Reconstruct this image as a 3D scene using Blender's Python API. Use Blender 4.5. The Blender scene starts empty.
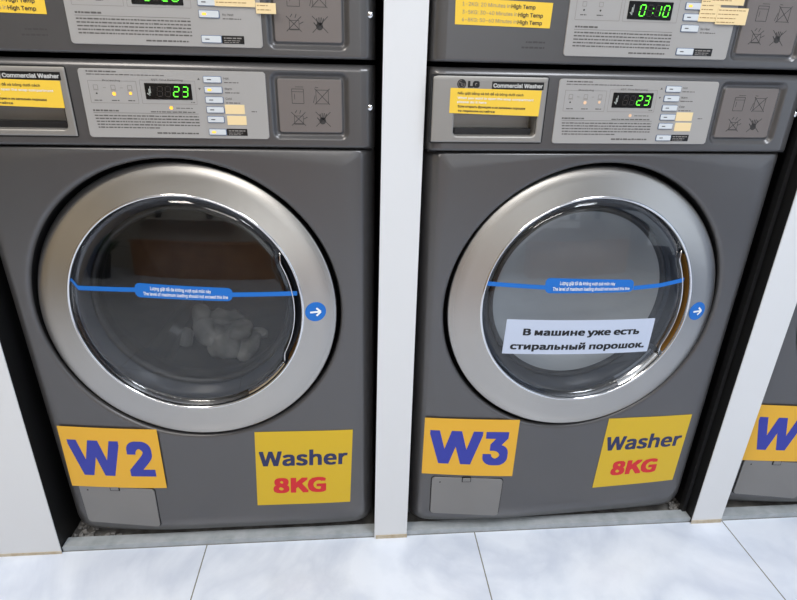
import bpy, bmesh, math, random
from mathutils import Vector, Matrix
from mathutils.geometry import tessellate_polygon
random.seed(7)
C = bpy.context.scene.collection
PI = math.pi

# ------------------------------------------------------------------ colours and materials
def lin(c):
    return tuple((v/255/12.92 if v/255 <= .04045 else ((v/255+.055)/1.055)**2.4) for v in c)
def mat(name, rgb, rough=.5, metal=0., spec=.5, emit=None, es=0., noise=None, bump=None, aniso=0., coat=0.):
    m = bpy.data.materials.new(name); m.use_nodes = True
    nt = m.node_tree; b = nt.nodes['Principled BSDF']
    col = lin(rgb)+(1,)
    b.inputs['Base Color'].default_value = col
    b.inputs['Roughness'].default_value = rough
    b.inputs['Metallic'].default_value = metal
    b.inputs['Specular IOR Level'].default_value = spec
    if coat:
        b.inputs['Coat Weight'].default_value = coat; b.inputs['Coat Roughness'].default_value = .15
    if emit:
        b.inputs['Emission Color'].default_value = lin(emit)+(1,); b.inputs['Emission Strength'].default_value = es
    if noise or bump:
        tc = nt.nodes.new('ShaderNodeTexCoord')
    if noise:
        sc, rgb2, lo, hi = noise
        n = nt.nodes.new('ShaderNodeTexNoise'); n.inputs['Scale'].default_value = sc; n.inputs['Detail'].default_value = 5
        r = nt.nodes.new('ShaderNodeValToRGB')
        r.color_ramp.elements[0].position = lo; r.color_ramp.elements[0].color = col
        r.color_ramp.elements[1].position = hi; r.color_ramp.elements[1].color = lin(rgb2)+(1,)
        nt.links.new(tc.outputs['Object'], n.inputs['Vector']); nt.links.new(n.outputs['Fac'], r.inputs['Fac'])
        nt.links.new(r.outputs['Color'], b.inputs['Base Color'])
    if bump:
        sc, st = bump
        n = nt.nodes.new('ShaderNodeTexNoise'); n.inputs['Scale'].default_value = sc; n.inputs['Detail'].default_value = 3
        bp = nt.nodes.new('ShaderNodeBump'); bp.inputs['Strength'].default_value = st; bp.inputs['Distance'].default_value = .002
        nt.links.new(tc.outputs['Object'], n.inputs['Vector']); nt.links.new(n.outputs['Fac'], bp.inputs['Height'])
        nt.links.new(bp.outputs['Normal'], b.inputs['Normal'])
    return m

PAINT = mat('grey_metallic_paint', (96,95,96), .31, .55, .5, bump=(900,.02))
COVERP = mat('filter_cover_plastic', (128,126,124), .3, .35)
PAINT_DARK = mat('dark_grey_plastic', (60,60,60), .5)
SIDE = mat('side_panel_paint', (58,58,58), .5, .2)
DRAWER = mat('drawer_grey', (150,147,143), .38, .45)
CUP = mat('drawer_cup_grey', (120,116,110), .45, .1)
CUPSHADE = mat('drawer_cup_shade', (30,31,34), .35)  # shade at the bottom of the drawer cup, put into the colour
GAP = mat('seam_black', (14,14,15), .7)
OVERLAY = mat('display_overlay_plastic', (160,158,156), .4)
INK = mat('print_dark_grey', (52,50,50), .6)
INKF = mat('print_mid_grey', (86,83,81), .6)
INKL = mat('print_light_grey', (135,131,128), .6)
BLACK = mat('black_plastic', (14,14,15), .3)
SCREEN = mat('display_black', (8,9,10), .18)
SEG_OFF = mat('unlit_segment', (46,40,36), .5)
SEG = mat('lit_segment_green', (90,230,60), .5, emit=(105,255,55), es=1.3)
GHOST = mat('pale_symbol', (150,155,150), .5)
BTN = mat('button_white', (205,210,214), .35)
BTNF = mat('button_blue_border', (96,112,138), .5)
LED = mat('lit_orange_indicator', (255,190,70), .5, emit=(255,185,60), es=.8)
PEACH = mat('unlit_peach_indicator', (236,196,160), .5)
TAPE = mat('cream_paper', (232,208,160), .75)
PLATE = mat('icon_plate_grey', (116,109,106), .45, .25)
YEL = mat('yellow_orange_vinyl', (226,172,40), .42)
YEL2 = mat('lemon_yellow_vinyl', (210,174,14), .36)
YEL3 = mat('pale_yellow_paper', (236,196,62), .6)
BLUE = mat('blue_print', (44,54,158), .5)
NAVY = mat('navy_print', (30,38,84), .5)
RED = mat('red_print', (205,28,34), .5)
WHITE = mat('white_print', (238,240,240), .5)
PAPER = mat('white_paper', (190,200,220), .6)
TXT = mat('black_print', (12,14,18), .55)
CYAN = mat('bright_blue_vinyl', (6,104,192), .45)
CHROME = mat('polished_chrome', (225,226,228), .12, 1.)
GOLDREFL = mat('gold_reflection_tint', (186,134,64), .4, .5)  # golden reflection in the handle recess, put into the colour
RUBBER = mat('black_rubber', (20,20,21), .45)
FUNNEL = mat('funnel_grey_plastic', (44,48,56), .3, spec=.3)
DRUM = mat('drum_steel', (90,90,90), .5, .5)
WALLW = mat('white_partition_paint', (216,218,221), .55, bump=(60,.03))
KERB = mat('grey_kerb_stone', (172,177,182), .6, noise=(40,(152,159,163),.35,.7))
CONC = mat('dusty_concrete', (92,90,88), .9, noise=(35,(140,138,134),.35,.75), bump=(80,.6))
DUST = mat('grey_lint', (150,148,146), .95, noise=(90,(110,108,106),.3,.7))
GRIME = mat('grime_caulk', (196,186,168), .8, noise=(60,(172,156,130),.35,.7))
DARKW = mat('black_side_board', (16,16,17), .5)
WOOD = mat('brown_wood', (200,150,108), .5, noise=(6,(160,112,76),.3,.7))
GREEN = mat('plant_leaf_green', (44,84,36), .5)
POT = mat('dark_pot', (40,38,36), .6)
BACKW = mat('room_wall_paint', (205,202,196), .7)
WARMW = mat('room_wall_warm_paint', (176,158,128), .7)
COOLW = mat('room_wall_cool_paint', (150,162,182), .7)
CEIL = mat('room_ceiling_paint', (225,225,225), .8)
SHIRT = mat('cloth_grey', (150,160,160), .9)

def brushed():
    m = bpy.data.materials.new('brushed_stainless_steel'); m.use_nodes = True
    nt = m.node_tree; b = nt.nodes['Principled BSDF']
    b.inputs['Base Color'].default_value = lin((178,175,171))+(1,)
    b.inputs['Metallic'].default_value = 1
    b.inputs['Roughness'].default_value = .3
    b.inputs['Anisotropic'].default_value = .75
    tg = nt.nodes.new('ShaderNodeTangent'); tg.direction_type = 'RADIAL'; tg.axis = 'Y'
    nt.links.new(tg.outputs['Tangent'], b.inputs['Tangent'])
    tc = nt.nodes.new('ShaderNodeTexCoord')
    # fine concentric brushing: distance from the door centre drives the roughness a little
    sp = nt.nodes.new('ShaderNodeSeparateXYZ'); nt.links.new(tc.outputs['Object'], sp.inputs[0])
    cb = nt.nodes.new('ShaderNodeCombineXYZ'); nt.links.new(sp.outputs['X'], cb.inputs['X']); nt.links.new(sp.outputs['Z'], cb.inputs['Y'])
    ln = nt.nodes.new('ShaderNodeVectorMath'); ln.operation = 'LENGTH'; nt.links.new(cb.outputs[0], ln.inputs[0])
    n = nt.nodes.new('ShaderNodeTexNoise'); n.noise_dimensions = '1D'; n.inputs['Scale'].default_value = 900
    nt.links.new(ln.outputs['Value'], n.inputs['W'])
    mr = nt.nodes.new('ShaderNodeMapRange'); mr.inputs['To Min'].default_value = .24; mr.inputs['To Max'].default_value = .38
    nt.links.new(n.outputs['Fac'], mr.inputs['Value']); nt.links.new(mr.outputs[0], b.inputs['Roughness'])
    return m
STEEL = brushed()

def glassy(name, tint, reflect, frost=0., frost_rgb=(200,200,200), rough=.02):
    """Clear plastic: sees through, with fresnel reflection and an optional milky film."""
    m = bpy.data.materials.new(name); m.use_nodes = True
    nt = m.node_tree; nt.nodes.clear()
    out = nt.nodes.new('ShaderNodeOutputMaterial')
    tr = nt.nodes.new('ShaderNodeBsdfTransparent'); tr.inputs['Color'].default_value = tint+(1,)
    gl = nt.nodes.new('ShaderNodeBsdfGlossy'); gl.inputs['Roughness'].default_value = rough
    lw = nt.nodes.new('ShaderNodeFresnel'); lw.inputs['IOR'].default_value = 1.5
    ge = nt.nodes.new('ShaderNodeNewGeometry'); io = nt.nodes.new('ShaderNodeMapRange')   # a thin sheet reflects alike from both sides
    io.inputs['To Min'].default_value = 1.5; io.inputs['To Max'].default_value = 1/1.5
    nt.links.new(ge.outputs['Backfacing'], io.inputs['Value']); nt.links.new(io.outputs[0], lw.inputs['IOR'])
    mm = nt.nodes.new('ShaderNodeMath'); mm.operation = 'MULTIPLY'; mm.inputs[1].default_value = reflect; mm.use_clamp = True
    nt.links.new(lw.outputs[0], mm.inputs[0])
    mx = nt.nodes.new('ShaderNodeMixShader'); nt.links.new(mm.outputs[0], mx.inputs[0])
    src = tr
    if frost:
        df = nt.nodes.new('ShaderNodeBsdfDiffuse'); df.inputs['Color'].default_value = lin(frost_rgb)+(1,)
        m2 = nt.nodes.new('ShaderNodeMixShader'); m2.inputs[0].default_value = frost
        nt.links.new(tr.outputs[0], m2.inputs[1]); nt.links.new(df.outputs[0], m2.inputs[2]); src = m2
    nt.links.new(src.outputs[0], mx.inputs[1]); nt.links.new(gl.outputs[0], mx.inputs[2])
    nt.links.new(mx.outputs[0], out.inputs['Surface'])
    return m
COVER = glassy('smoked_clear_cover', (.78,.79,.81), 1.7)
BOWL = glassy('glass_bowl', (.66,.66,.66), .25, .02, (150,150,148), .2)
BOWLP = glassy('milky_glass_bowl', (.6,.62,.62), .25, .66, (222,227,230), .2)

def tiles():
    m = bpy.data.materials.new('white_marble_tile'); m.use_nodes = True
    nt = m.node_tree; b = nt.nodes['Principled BSDF']; L = nt.links.new
    b.inputs['Roughness'].default_value = .22
    tc = nt.nodes.new('ShaderNodeTexCoord')
    n = nt.nodes.new('ShaderNodeTexNoise'); n.inputs['Scale'].default_value = 2.2; n.inputs['Detail'].default_value = 8
    n.inputs['Distortion'].default_value = 1.6
    r = nt.nodes.new('ShaderNodeValToRGB'); e = r.color_ramp.elements
    e[0].position = .40; e[0].color = lin((226,233,245))+(1,)
    e[1].position = .62; e[1].color = lin((226,233,245))+(1,)
    k = e.new(.5); k.color = lin((208,216,231))+(1,)
    L(tc.outputs['Object'], n.inputs['Vector']); L(n.outputs['Fac'], r.inputs['Fac'])
    n2 = nt.nodes.new('ShaderNodeTexNoise'); n2.inputs['Scale'].default_value = 14; n2.inputs['Detail'].default_value = 4
    r2 = nt.nodes.new('ShaderNodeValToRGB'); r2.color_ramp.elements[0].position = .36; r2.color_ramp.elements[0].color = (.9,.91,.93,1)
    r2.color_ramp.elements[1].position = .55; r2.color_ramp.elements[1].color = (1,1,1,1)
    L(tc.outputs['Object'], n2.inputs['Vector']); L(n2.outputs['Fac'], r2.inputs['Fac'])
    mu = nt.nodes.new('ShaderNodeMixRGB'); mu.blend_type = 'MULTIPLY'; mu.inputs[0].default_value = .7
    L(r.outputs[0], mu.inputs[1]); L(r2.outputs[0], mu.inputs[2])
    sp = nt.nodes.new('ShaderNodeSeparateXYZ'); L(tc.outputs['Object'], sp.inputs[0])
    masks = []
    for ax, off in (('X', .2815), ('Y', -.004)):
        a = nt.nodes.new('ShaderNodeMath'); a.operation = 'SUBTRACT'; L(sp.outputs[ax], a.inputs[0]); a.inputs[1].default_value = off
        d = nt.nodes.new('ShaderNodeMath'); d.operation = 'PINGPONG'; L(a.outputs[0], d.inputs[0]); d.inputs[1].default_value = .2966
        c = nt.nodes.new('ShaderNodeMath'); c.operation = 'LESS_THAN'; L(d.outputs[0], c.inputs[0]); c.inputs[1].default_value = .0013
        masks.append(c)
    mx = nt.nodes.new('ShaderNodeMath'); mx.operation = 'MAXIMUM'; L(masks[0].outputs[0], mx.inputs[0]); L(masks[1].outputs[0], mx.inputs[1])
    fm = nt.nodes.new('ShaderNodeMixRGB'); L(mx.outputs[0], fm.inputs[0]); L(mu.outputs[0], fm.inputs[1]); fm.inputs[2].default_value = lin((128,128,122))+(1,)
    L(fm.outputs[0], b.inputs['Base Color'])
    return m
TILE = tiles()

# ------------------------------------------------------------------ mesh helpers (x right, y into the wall, z up; front faces -y)
def link(name, me, m, parent=None, smooth=False, loc=None):
    o = bpy.data.objects.new(name, me); C.objects.link(o)
    if m: me.materials.append(m)
    if parent: o.parent = parent
    if loc: o.location = loc
    if smooth:
        for p in me.polygons: p.use_smooth = True
    return o
def mesh(name, V, F, m, parent=None, smooth=False, loc=None):
    me = bpy.data.meshes.new(name); me.from_pydata([tuple(v) for v in V], [], F); me.update()
    return link(name, me, m, parent, smooth, loc)
class MB:
    def __init__(s): s.V, s.F = [], []
    def add(s, V, F):
        k = len(s.V); s.V += [tuple(v) for v in V]; s.F += [tuple(i+k for i in f) for f in F]; return s
    def box(s, x0, x1, y0, y1, z0, z1):
        V = [(x,y,z) for x in (x0,x1) for y in (y0,y1) for z in (z0,z1)]
        return s.add(V, [(0,1,3,2),(4,6,7,5),(0,4,5,1),(2,3,7,6),(0,2,6,4),(1,5,7,3)])
    def bar(s, a, b, w, y0, y1):
        """a thin bar from a to b (x,z) of width w between depths y0 and y1"""
        a = Vector(a); b = Vector(b); d = (b-a).normalized(); n = Vector((-d.y, d.x))*w/2
        P = [a-n, b-n, b+n, a+n]
        V = [(p.x, y0, p.y) for p in P]+[(p.x, y1, p.y) for p in P]
        return s.add(V, [(0,1,2,3),(7,6,5,4),(0,4,5,1),(1,5,6,2),(2,6,7,3),(3,7,4,0)])
    def rframe(s, x0, x1, z0, z1, w, y0, y1):
        s.bar((x0,z0),(x1,z0),w,y0,y1); s.bar((x1,z0),(x1,z1),w,y0,y1); s.bar((x1,z1),(x0,z1),w,y0,y1); return s.bar((x0,z1),(x0,z0),w,y0,y1)
    def disc(s, cx, cz, r, y0, y1, n=24):
        V = [(cx+r*math.cos(2*PI*i/n), y, cz+r*math.sin(2*PI*i/n)) for y in (y0,y1) for i in range(n)]
        F = [tuple(range(n)), tuple(range(2*n-1, n-1, -1))]+[(i, (i+1)%n, n+(i+1)%n, n+i) for i in range(n)]
        return s.add(V, F)
    def tube(s, pts, r, n=10):
        rings = []
        for i, p in enumerate(pts):
            p = Vector(p); a = Vector(pts[max(i-1,0)]); b = Vector(pts[min(i+1,len(pts)-1)])
            t = (b-a).normalized(); u = t.cross(Vector((.31,.2,.93))).normalized(); v = t.cross(u)
            rr = r[i] if isinstance(r, (list,tuple)) else r
            rings.append([p+u*rr*math.cos(2*PI*k/n)+v*rr*math.sin(2*PI*k/n) for k in range(n)])
        V = [q for g in rings for q in g]
        F = [(i*n+k, i*n+(k+1)%n, (i+1)*n+(k+1)%n, (i+1)*n+k) for i in range(len(pts)-1) for k in range(n)]
        F += [tuple(range(n-1,-1,-1)), tuple(range(len(V)-n, len(V)))]
        return s.add(V, F)
    def build(s, name, m, parent=None, smooth=False, loc=None): return mesh(name, s.V, s.F, m, parent, smooth, loc)

def rr(x0, x1, z0, z1, r, n=6):
    r = min(r, (x1-x0)/2-1e-5, (z1-z0)/2-1e-5); P = []
    for cx, cz, a in ((x1-r,z1-r,0),(x0+r,z1-r,90),(x0+r,z0+r,180),(x1-r,z0+r,270)):
        for i in range(n+1):
            t = math.radians(a+90*i/n); P.append((cx+r*math.cos(t), cz+r*math.sin(t)))
    return P
def loft(loops, cap=True):
    """loops: list of (list of (x,z), y) from back to front; capped at the last"""
    n = len(loops[0][0]); V = []; F = []
    for P, y in loops: V += [(x, y, z) for x, z in P]
    for i in range(len(loops)-1):
        for k in range(n):
            F.append((i*n+k, (i+1)*n+k, (i+1)*n+(k+1)%n, i*n+(k+1)%n))
    if cap: F.append(tuple(range((len(loops)-1)*n, len(loops)*n))[::-1])
    return V, F
def plate(name, x0, x1, z0, z1, r, y, th, m, parent, bev=.0006):
    """rounded slab standing th in front of depth y"""
    b = min(bev, th*.6)
    V, F = loft([(rr(x0,x1,z0,z1,r), y), (rr(x0,x1,z0,z1,r), y-th+b), (rr(x0+b,x1-b,z0+b,z1-b,max(r-b,.0001)), y-th)])
    return mesh(name, V, F, m, parent)
def slab(*a): return plate(*a)
def revolve(prof, n=144, cx=0., cz=0., tilt=None, a0=0., a1=2*PI, close=True):
    """prof: list of (r, y); revolved round the y axis"""
    full = abs(a1-a0-2*PI) < 1e-6; m = n if full else n+1
    V = []; F = []
    for r, y in prof:
        for k in range(m):
            a = a0+(a1-a0)*k/n; V.append((cx+r*math.cos(a), y, cz+r*math.sin(a)))
    for i in range(len(prof)-1):
        for k in range(n):
            k2 = (k+1)%m
            F.append((i*m+k, i*m+k2, (i+1)*m+k2, (i+1)*m+k))
    return V, F

import os
def ship(fn):                               # a typeface that ships with Blender itself; else its built-in one
    try: return bpy.data.fonts.load(os.path.join(bpy.utils.system_resource('DATAFILES'), 'fonts', fn))
    except Exception: return None
FONT = ship('Inter.woff2'); HUMAN = ship('Noto Sans CJK Regular.woff2')
def inside_poly(p, P):
    c = False; n = len(P)
    for i in range(n):
        a, b = P[i], P[(i+1)%n]
        if (a[1] > p[1]) != (b[1] > p[1]) and p[0] < (b[0]-a[0])*(p[1]-a[1])/(b[1]-a[1])+a[0]: c = not c
    return c
GEO = {}
def text_geo(s, bold=0.):
    """triangles of a line of lettering: outlines are filled one by one, so strokes that cross stay solid"""
    if (s, bold) in GEO: return GEO[(s, bold)]
    cu = bpy.data.curves.new('lettering', 'FONT'); cu.body = s; cu.size = 1; cu.resolution_u = 3; cu.fill_mode = 'NONE'
    ft = HUMAN if (any(ord(c) > 0x400 and ord(c) < 0x500 for c in s) or s in ('Washer','8KG')) else FONT
    if ft: cu.font = ft
    o = bpy.data.objects.new('lettering', cu); C.objects.link(o)
    dg = bpy.context.evaluated_depsgraph_get(); dg.update()
    me = bpy.data.meshes.new_from_object(o.evaluated_get(dg))
    P = [(v.co.x, v.co.y) for v in me.vertices]; nb = {}
    for e in me.edges:
        a, b = e.vertices; nb.setdefault(a, []).append(b); nb.setdefault(b, []).append(a)
    bpy.data.objects.remove(o); bpy.data.meshes.remove(me); bpy.data.curves.remove(cu)
    seen = set(); rings = []
    for k in range(len(P)):
        if k in seen or k not in nb: continue
        ring = [k]; seen.add(k)
        nxt = k+1 if k+1 in nb[k] else nb[k][0]
        while nxt not in seen:
            seen.add(nxt); ring.append(nxt); c = [q for q in nb[nxt] if q not in seen]
            if not c: break
            nxt = c[0]
        if len(ring) > 2: rings.append([P[q] for q in ring])
    area = lambda R: sum(R[i][0]*R[(i+1)%len(R)][1]-R[(i+1)%len(R)][0]*R[i][1] for i in range(len(R)))/2
    A = [area(R) for R in rings]; sg = 1 if max(A, key=abs) > 0 else -1
    V, F = [], []
    for R, a in zip(rings, A):
        if a*sg <= 0: continue
        holes = [H for H, b in zip(rings, A) if b*sg < 0 and abs(b) < abs(a) and inside_poly(H[0], R) and inside_poly(H[len(H)//2], R)]
        L = [[Vector((x, z, 0)) for x, z in Q] for Q in [R]+holes]; k = len(V)
        V += [(v.x, v.y, 0.) for Q in L for v in Q]
        F += [tuple(i+k for i in t) for t in tessellate_polygon(L)]
    if bold:                                # thicken the strokes with copies a hair apart in depth
        V0, F0 = V, F; V, F = [], []
        for i in range(9):
            k = len(V)
            q2 = [(1,0),(1,1),(0,1),(-1,1),(-1,0),(-1,-1),(0,-1),(1,-1),(0,0)][i]
            V += [(x+bold*q2[0], z+bold*q2[1]*.8, 1.2e-5*i) for x, z, _ in V0]; F += [tuple(j+k for j in f) for f in F0]
    # faces look towards -y once stood up
    G = []
    for f in F:
        a, b, c = (V[i] for i in f[:3]); G.append(f if (b[0]-a[0])*(c[1]-a[1])-(b[1]-a[1])*(c[0]-a[0]) > 0 else f[::-1])
    GEO[(s, bold)] = (V, G)
    return V, G
CAPS = {}
def cap_height(s):
    hum = any(ord(c) > 0x400 and ord(c) < 0x500 for c in s) or s in ('Washer','8KG'); key = bool(hum)
    if key not in CAPS:
        V, F = text_geo('Н' if key else 'H'); CAPS[key] = max(v[1] for v in V)
    return CAPS[key]
def text_box(s, x0, x1, zb, cap, y, bold=0., slant=0., mp=None, th=.0002):
    """one line fitted between x0 and x1 with its baseline at zb and capital height cap; returns mesh data"""
    V, F = text_geo(s, bold)
    a = min(v[0] for v in V); b = max(v[0] for v in V)
    W = []; ch = cap_height(s)
    for vx, vz, dy in V:
        X = x0+(vx-a)/(b-a)*(x1-x0); Z = zb+(vz+bold)/(ch+2*bold)*cap; X += (Z-zb)*slant
        if mp: X, Z = mp(X, Z)
        W.append((X, y-th-dy, Z))
    return W, F
def text(name, s, x0, x1, zb, cap, y, m, parent, **k):
    V, F = text_box(s, x0, x1, zb, cap, y, **k)
    return mesh(name, V, F, m, parent)

def fine_print(mb, x0, x1, z, h, y, seed, fill=1.):
    """a row of word-long strokes: print too small to read"""
    r = random.Random(seed); x = x0; end = x0+(x1-x0)*fill
    while x < end:
        w = min(r.uniform(.002,.008), end-x); mb.box(x, x+w, y-.00012, y, z, z+h*r.uniform(.8,1.0)); x += w+.0011

# ------------------------------------------------------------------ things
def thing(name, loc=(0,0,0), rz=0.):
    o = bpy.data.objects.new(name, None); o.empty_display_size = .1; C.objects.link(o)
    o.location = loc; o.rotation_euler = (0,0,rz); return o
def tag(o, label=None, cat=None, group=None, kind=None):
    for k, v in (('label',label),('category',cat),('group',group),('kind',kind)):
        if v: o[k] = v
    return o

W = .6465                                   # width of every machine
DX, DZ, RD = .3157, .5585, .261             # door centre and radius
TX, TZ = -.028, .045                        # the door face leans back and faces a little to the left
def tilt(x, z): return TX*(x-DX)+TZ*(z-DZ)

def sag(x, z):
    """the lower front sheet curves back towards the left, a little at the right"""
    y = 0.
    if x < .23: y += (.0055+.0095*(.845-z)/.8)*(max(0,.23-x)/.19)**1.6
    if x > .50: y += .0025*((x-.50)/.12)**2
    return y
def plate_on(name, x0, x1, z0, z1, r, th, m, parent, fn, corners=None):
    """rounded slab lying on a curved sheet y = fn(x, z); corners TL TR BR BL skew it"""
    f = bilerp(corners) if corners else (lambda u, v: (x0+u*(x1-x0), z0+v*(z1-z0)))
    w, h = x1-x0, z1-z0; L = [(rr(0,w,0,h,r,6), .0004), (rr(0,w,0,h,r,6), -th+.0006)]
    for k in range(9):
        i = .0006+k*(min(w,h)/2-.0012)/8; L.append((rr(i,w-i,i,h-i,max(r-i,.0002),6), -th))
    V, F = loft(L); W_ = []
    for a, y, b in V:
        X, Z = f(a/w, b/h); W_.append((X, fn(X,Z)+y, Z))
    return mesh(name, W_, F, m, parent, False)
def front_depth(x, wl=.024, wr=.024):
    """how far a front panel has rolled back at x"""
    if x < wl: t = 1-x/wl
    elif x > W-wr: t = 1-(W-x)/wr
    else: return 0.
    return .006*t+.022*t**5
def heightfield(xs, zs, fn):
    V = [(x, fn(x,z), z) for z in zs for x in xs]; n = len(xs)
    F = [(j*n+i, j*n+i+1, (j+1)*n+i+1, (j+1)*n+i) for j in range(len(zs)-1) for i in range(n-1)]
    return V, F
def sdf(x, z, x0, x1, z0, z1, r):
    cx, cz = (x0+x1)/2, (z0+z1)/2; qx = abs(x-cx)-(x1-x0)/2+r; qz = abs(z-cz)-(z1-z0)/2+r
    return math.hypot(max(qx,0), max(qz,0))+min(max(qx,qz),0)-r
def sm(t): t = max(0., min(1., t)); return t*t*(3-2*t)
def frange(a, b, s):
    n = max(1, round((b-a)/s)); return [a+(b-a)*i/n for i in range(n+1)]
def uniq(L):
    L = sorted(L); R = [L[0]]
    for v in L[1:]:
        if v-R[-1] > 1e-5: R.append(v)
    return R

def door(parent, badge=(.2268,-.0150)):
    """stainless ring, chrome lip, clear cover, handle recess, arrow badge"""
    cz = DZ+.0006; UP = .0082               # the inner circle sits a little higher than the outer
    def T(V): return [(DX+x, y+TX*x+TZ*z, cz+z) for x, y, z in V]
    V, F = revolve([(.205,.030),(RD-.002,.034),(RD,.030),(RD,.0098),(RD-.0008,.0080),(RD-.003,.0066),
                    (.235,-.0003),(.2035,-.0070),(.2020,-.0076),(.2004,-.0070),(.1996,-.004)])
    # centre the mesh on the door so the brushing runs round it
    me = bpy.data.meshes.new('door'); me.from_pydata([(x, y+TX*x+TZ*z, z+UP*min(1,max(0,(RD-math.hypot(x,z))/(RD-.2)))) for x,y,z in V], [], F); me.update()
    d = link('door', me, STEEL, parent, True, (DX, 0, cz))
    def sub(name, V, F, m, smooth=True):
        return mesh(name, [(x, y+TX*x+TZ*z, z+UP) for x,y,z in V], F, m, d, smooth)
    V, F = revolve([(.2035,-.0071),(.2022,-.0086),(.2005,-.0086),(.1990,-.0072),(.1986,-.0015),(.1986,.006)])
    sub('chrome_lip', V, F, CHROME)
    # the clear cover: nearly flat dome, notched on the right for the fingers
    n = 180; rings = [0,.03,.06,.09,.12,.15,.17,.185,.195,1]
    def R(a):
        dg = (math.degrees(a)+180)%360-180
        t = sm((dg+36)/9)*sm((34-dg)/8); return .1975-.0115*t
    def dome(r): return -.0150+.0125*(r/.1975)**2
    V = [(0, dome(0), 0)]; F = []
    for j in range(1, 11):
        for k in range(n):
            a = 2*PI*k/n; r = R(a)*j/10; V.append((r*math.cos(a), dome(r), r*math.sin(a)))
    for k in range(n): F.append((0, 1+(k+1)%n, 1+k))
    for j in range(9):
        for k in range(n):
            A = 1+j*n; B = A+n; F.append((A+k, A+(k+1)%n, B+(k+1)%n, B+k))
    # rim thickness
    k0 = len(V)
    for k in range(n):
        a = 2*PI*k/n; V.append((R(a)*math.cos(a), dome(R(a))+.004, R(a)*math.sin(a)))
    A = 1+9*n
    for k in range(n): F.append((A+k, A+(k+1)%n, k0+(k+1)%n, k0+k))
    sub('clear_cover', V, F, COVER)
    # bright edge of the cover along the notch
    V, F = [], []
    mbt = MB(); pts = []
    for k in range(41):
        a = math.radians(-33+k*65/40); r = R(a); pts.append((r*math.cos(a), dome(r)-.0003, r*math.sin(a)))
    mbt.tube(pts, .0011, 8); sub('cover_edge', mbt.V, mbt.F, CHROME)
    # finger recess behind the notch
    a0, a1 = math.radians(-31), math.radians(29)
    V, F = revolve([(.1835,.003),(.1835,.034),(.1978,.034)], 30, a0=a0, a1=a1)
    sub('handle_recess', V, F, RUBBER)
    V, F = revolve([(.1979,.034),(.1979,-.004)], 30, a0=a0, a1=a1)
    sub('handle_grip', V, F, GOLDREFL)
    # bright wedge of metal below the recess
    V, F = revolve([(.197,-.0045),(.186,.0052),(.186,.012)], 24, a0=math.radians(-62), a1=math.radians(-34))
    sub('chrome_wedge', V, F, CHROME)
    # blue arrow badge
    bx, bz = badge; yb = lambda x: -.0070+(math.hypot(x,bz)-.2035)*.175
    def bpt(x, z, o): r = math.hypot(x, z); y = (-.0070+(r-.2035)/(.235-.2035)*.0067) if r < .235 else (-.0003+(r-.235)/.023*.0069); return (x, y-o, z)
    V = [bpt(bx,bz,.0009)]; F = []; nn = 32
    for rad, o in ((.010,.0009),(.0182,.0009),(.0186,.0)):
        V += [bpt(bx+rad*math.cos(2*PI*k/nn), bz+rad*math.sin(2*PI*k/nn), o) for k in range(nn)]
    for k in range(nn):
        F.append((0,1+(k+1)%nn,1+k))
        for j in range(2): F.append((1+j*nn+k, 1+j*nn+(k+1)%nn, 1+(j+1)*nn+(k+1)%nn, 1+(j+1)*nn+k))
    bd = sub('arrow_badge', V, F, CYAN, False); 
    # arrow strokes: kept with the badge as its second surface
    ab = MB()
    for a, b in (((-.0095,0),(.0085,0)),((.0015,.0075),(.0092,0)),((.0015,-.0075),(.0092,0))):
        for i in range(4):
            p = [a[j]+(b[j]-a[j])*i/4 for j in (0,1)]; q = [a[j]+(b[j]-a[j])*(i+1)/4 for j in (0,1)]
            dv = Vector((q[0]-p[0], q[1]-p[1])).normalized(); nv = Vector((-dv.y, dv.x))*.0017
            P = [bpt(bx+u, bz+w_, .0013) for u, w_ in ((p[0]-nv.x,p[1]-nv.y),(q[0]-nv.x,q[1]-nv.y),(q[0]+nv.x,q[1]+nv.y),(p[0]+nv.x,p[1]+nv.y))]
            ab.add(P, [(0,1,2,3)])
    sub('arrow', ab.V, ab.F, WHITE, False)
    return d

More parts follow.
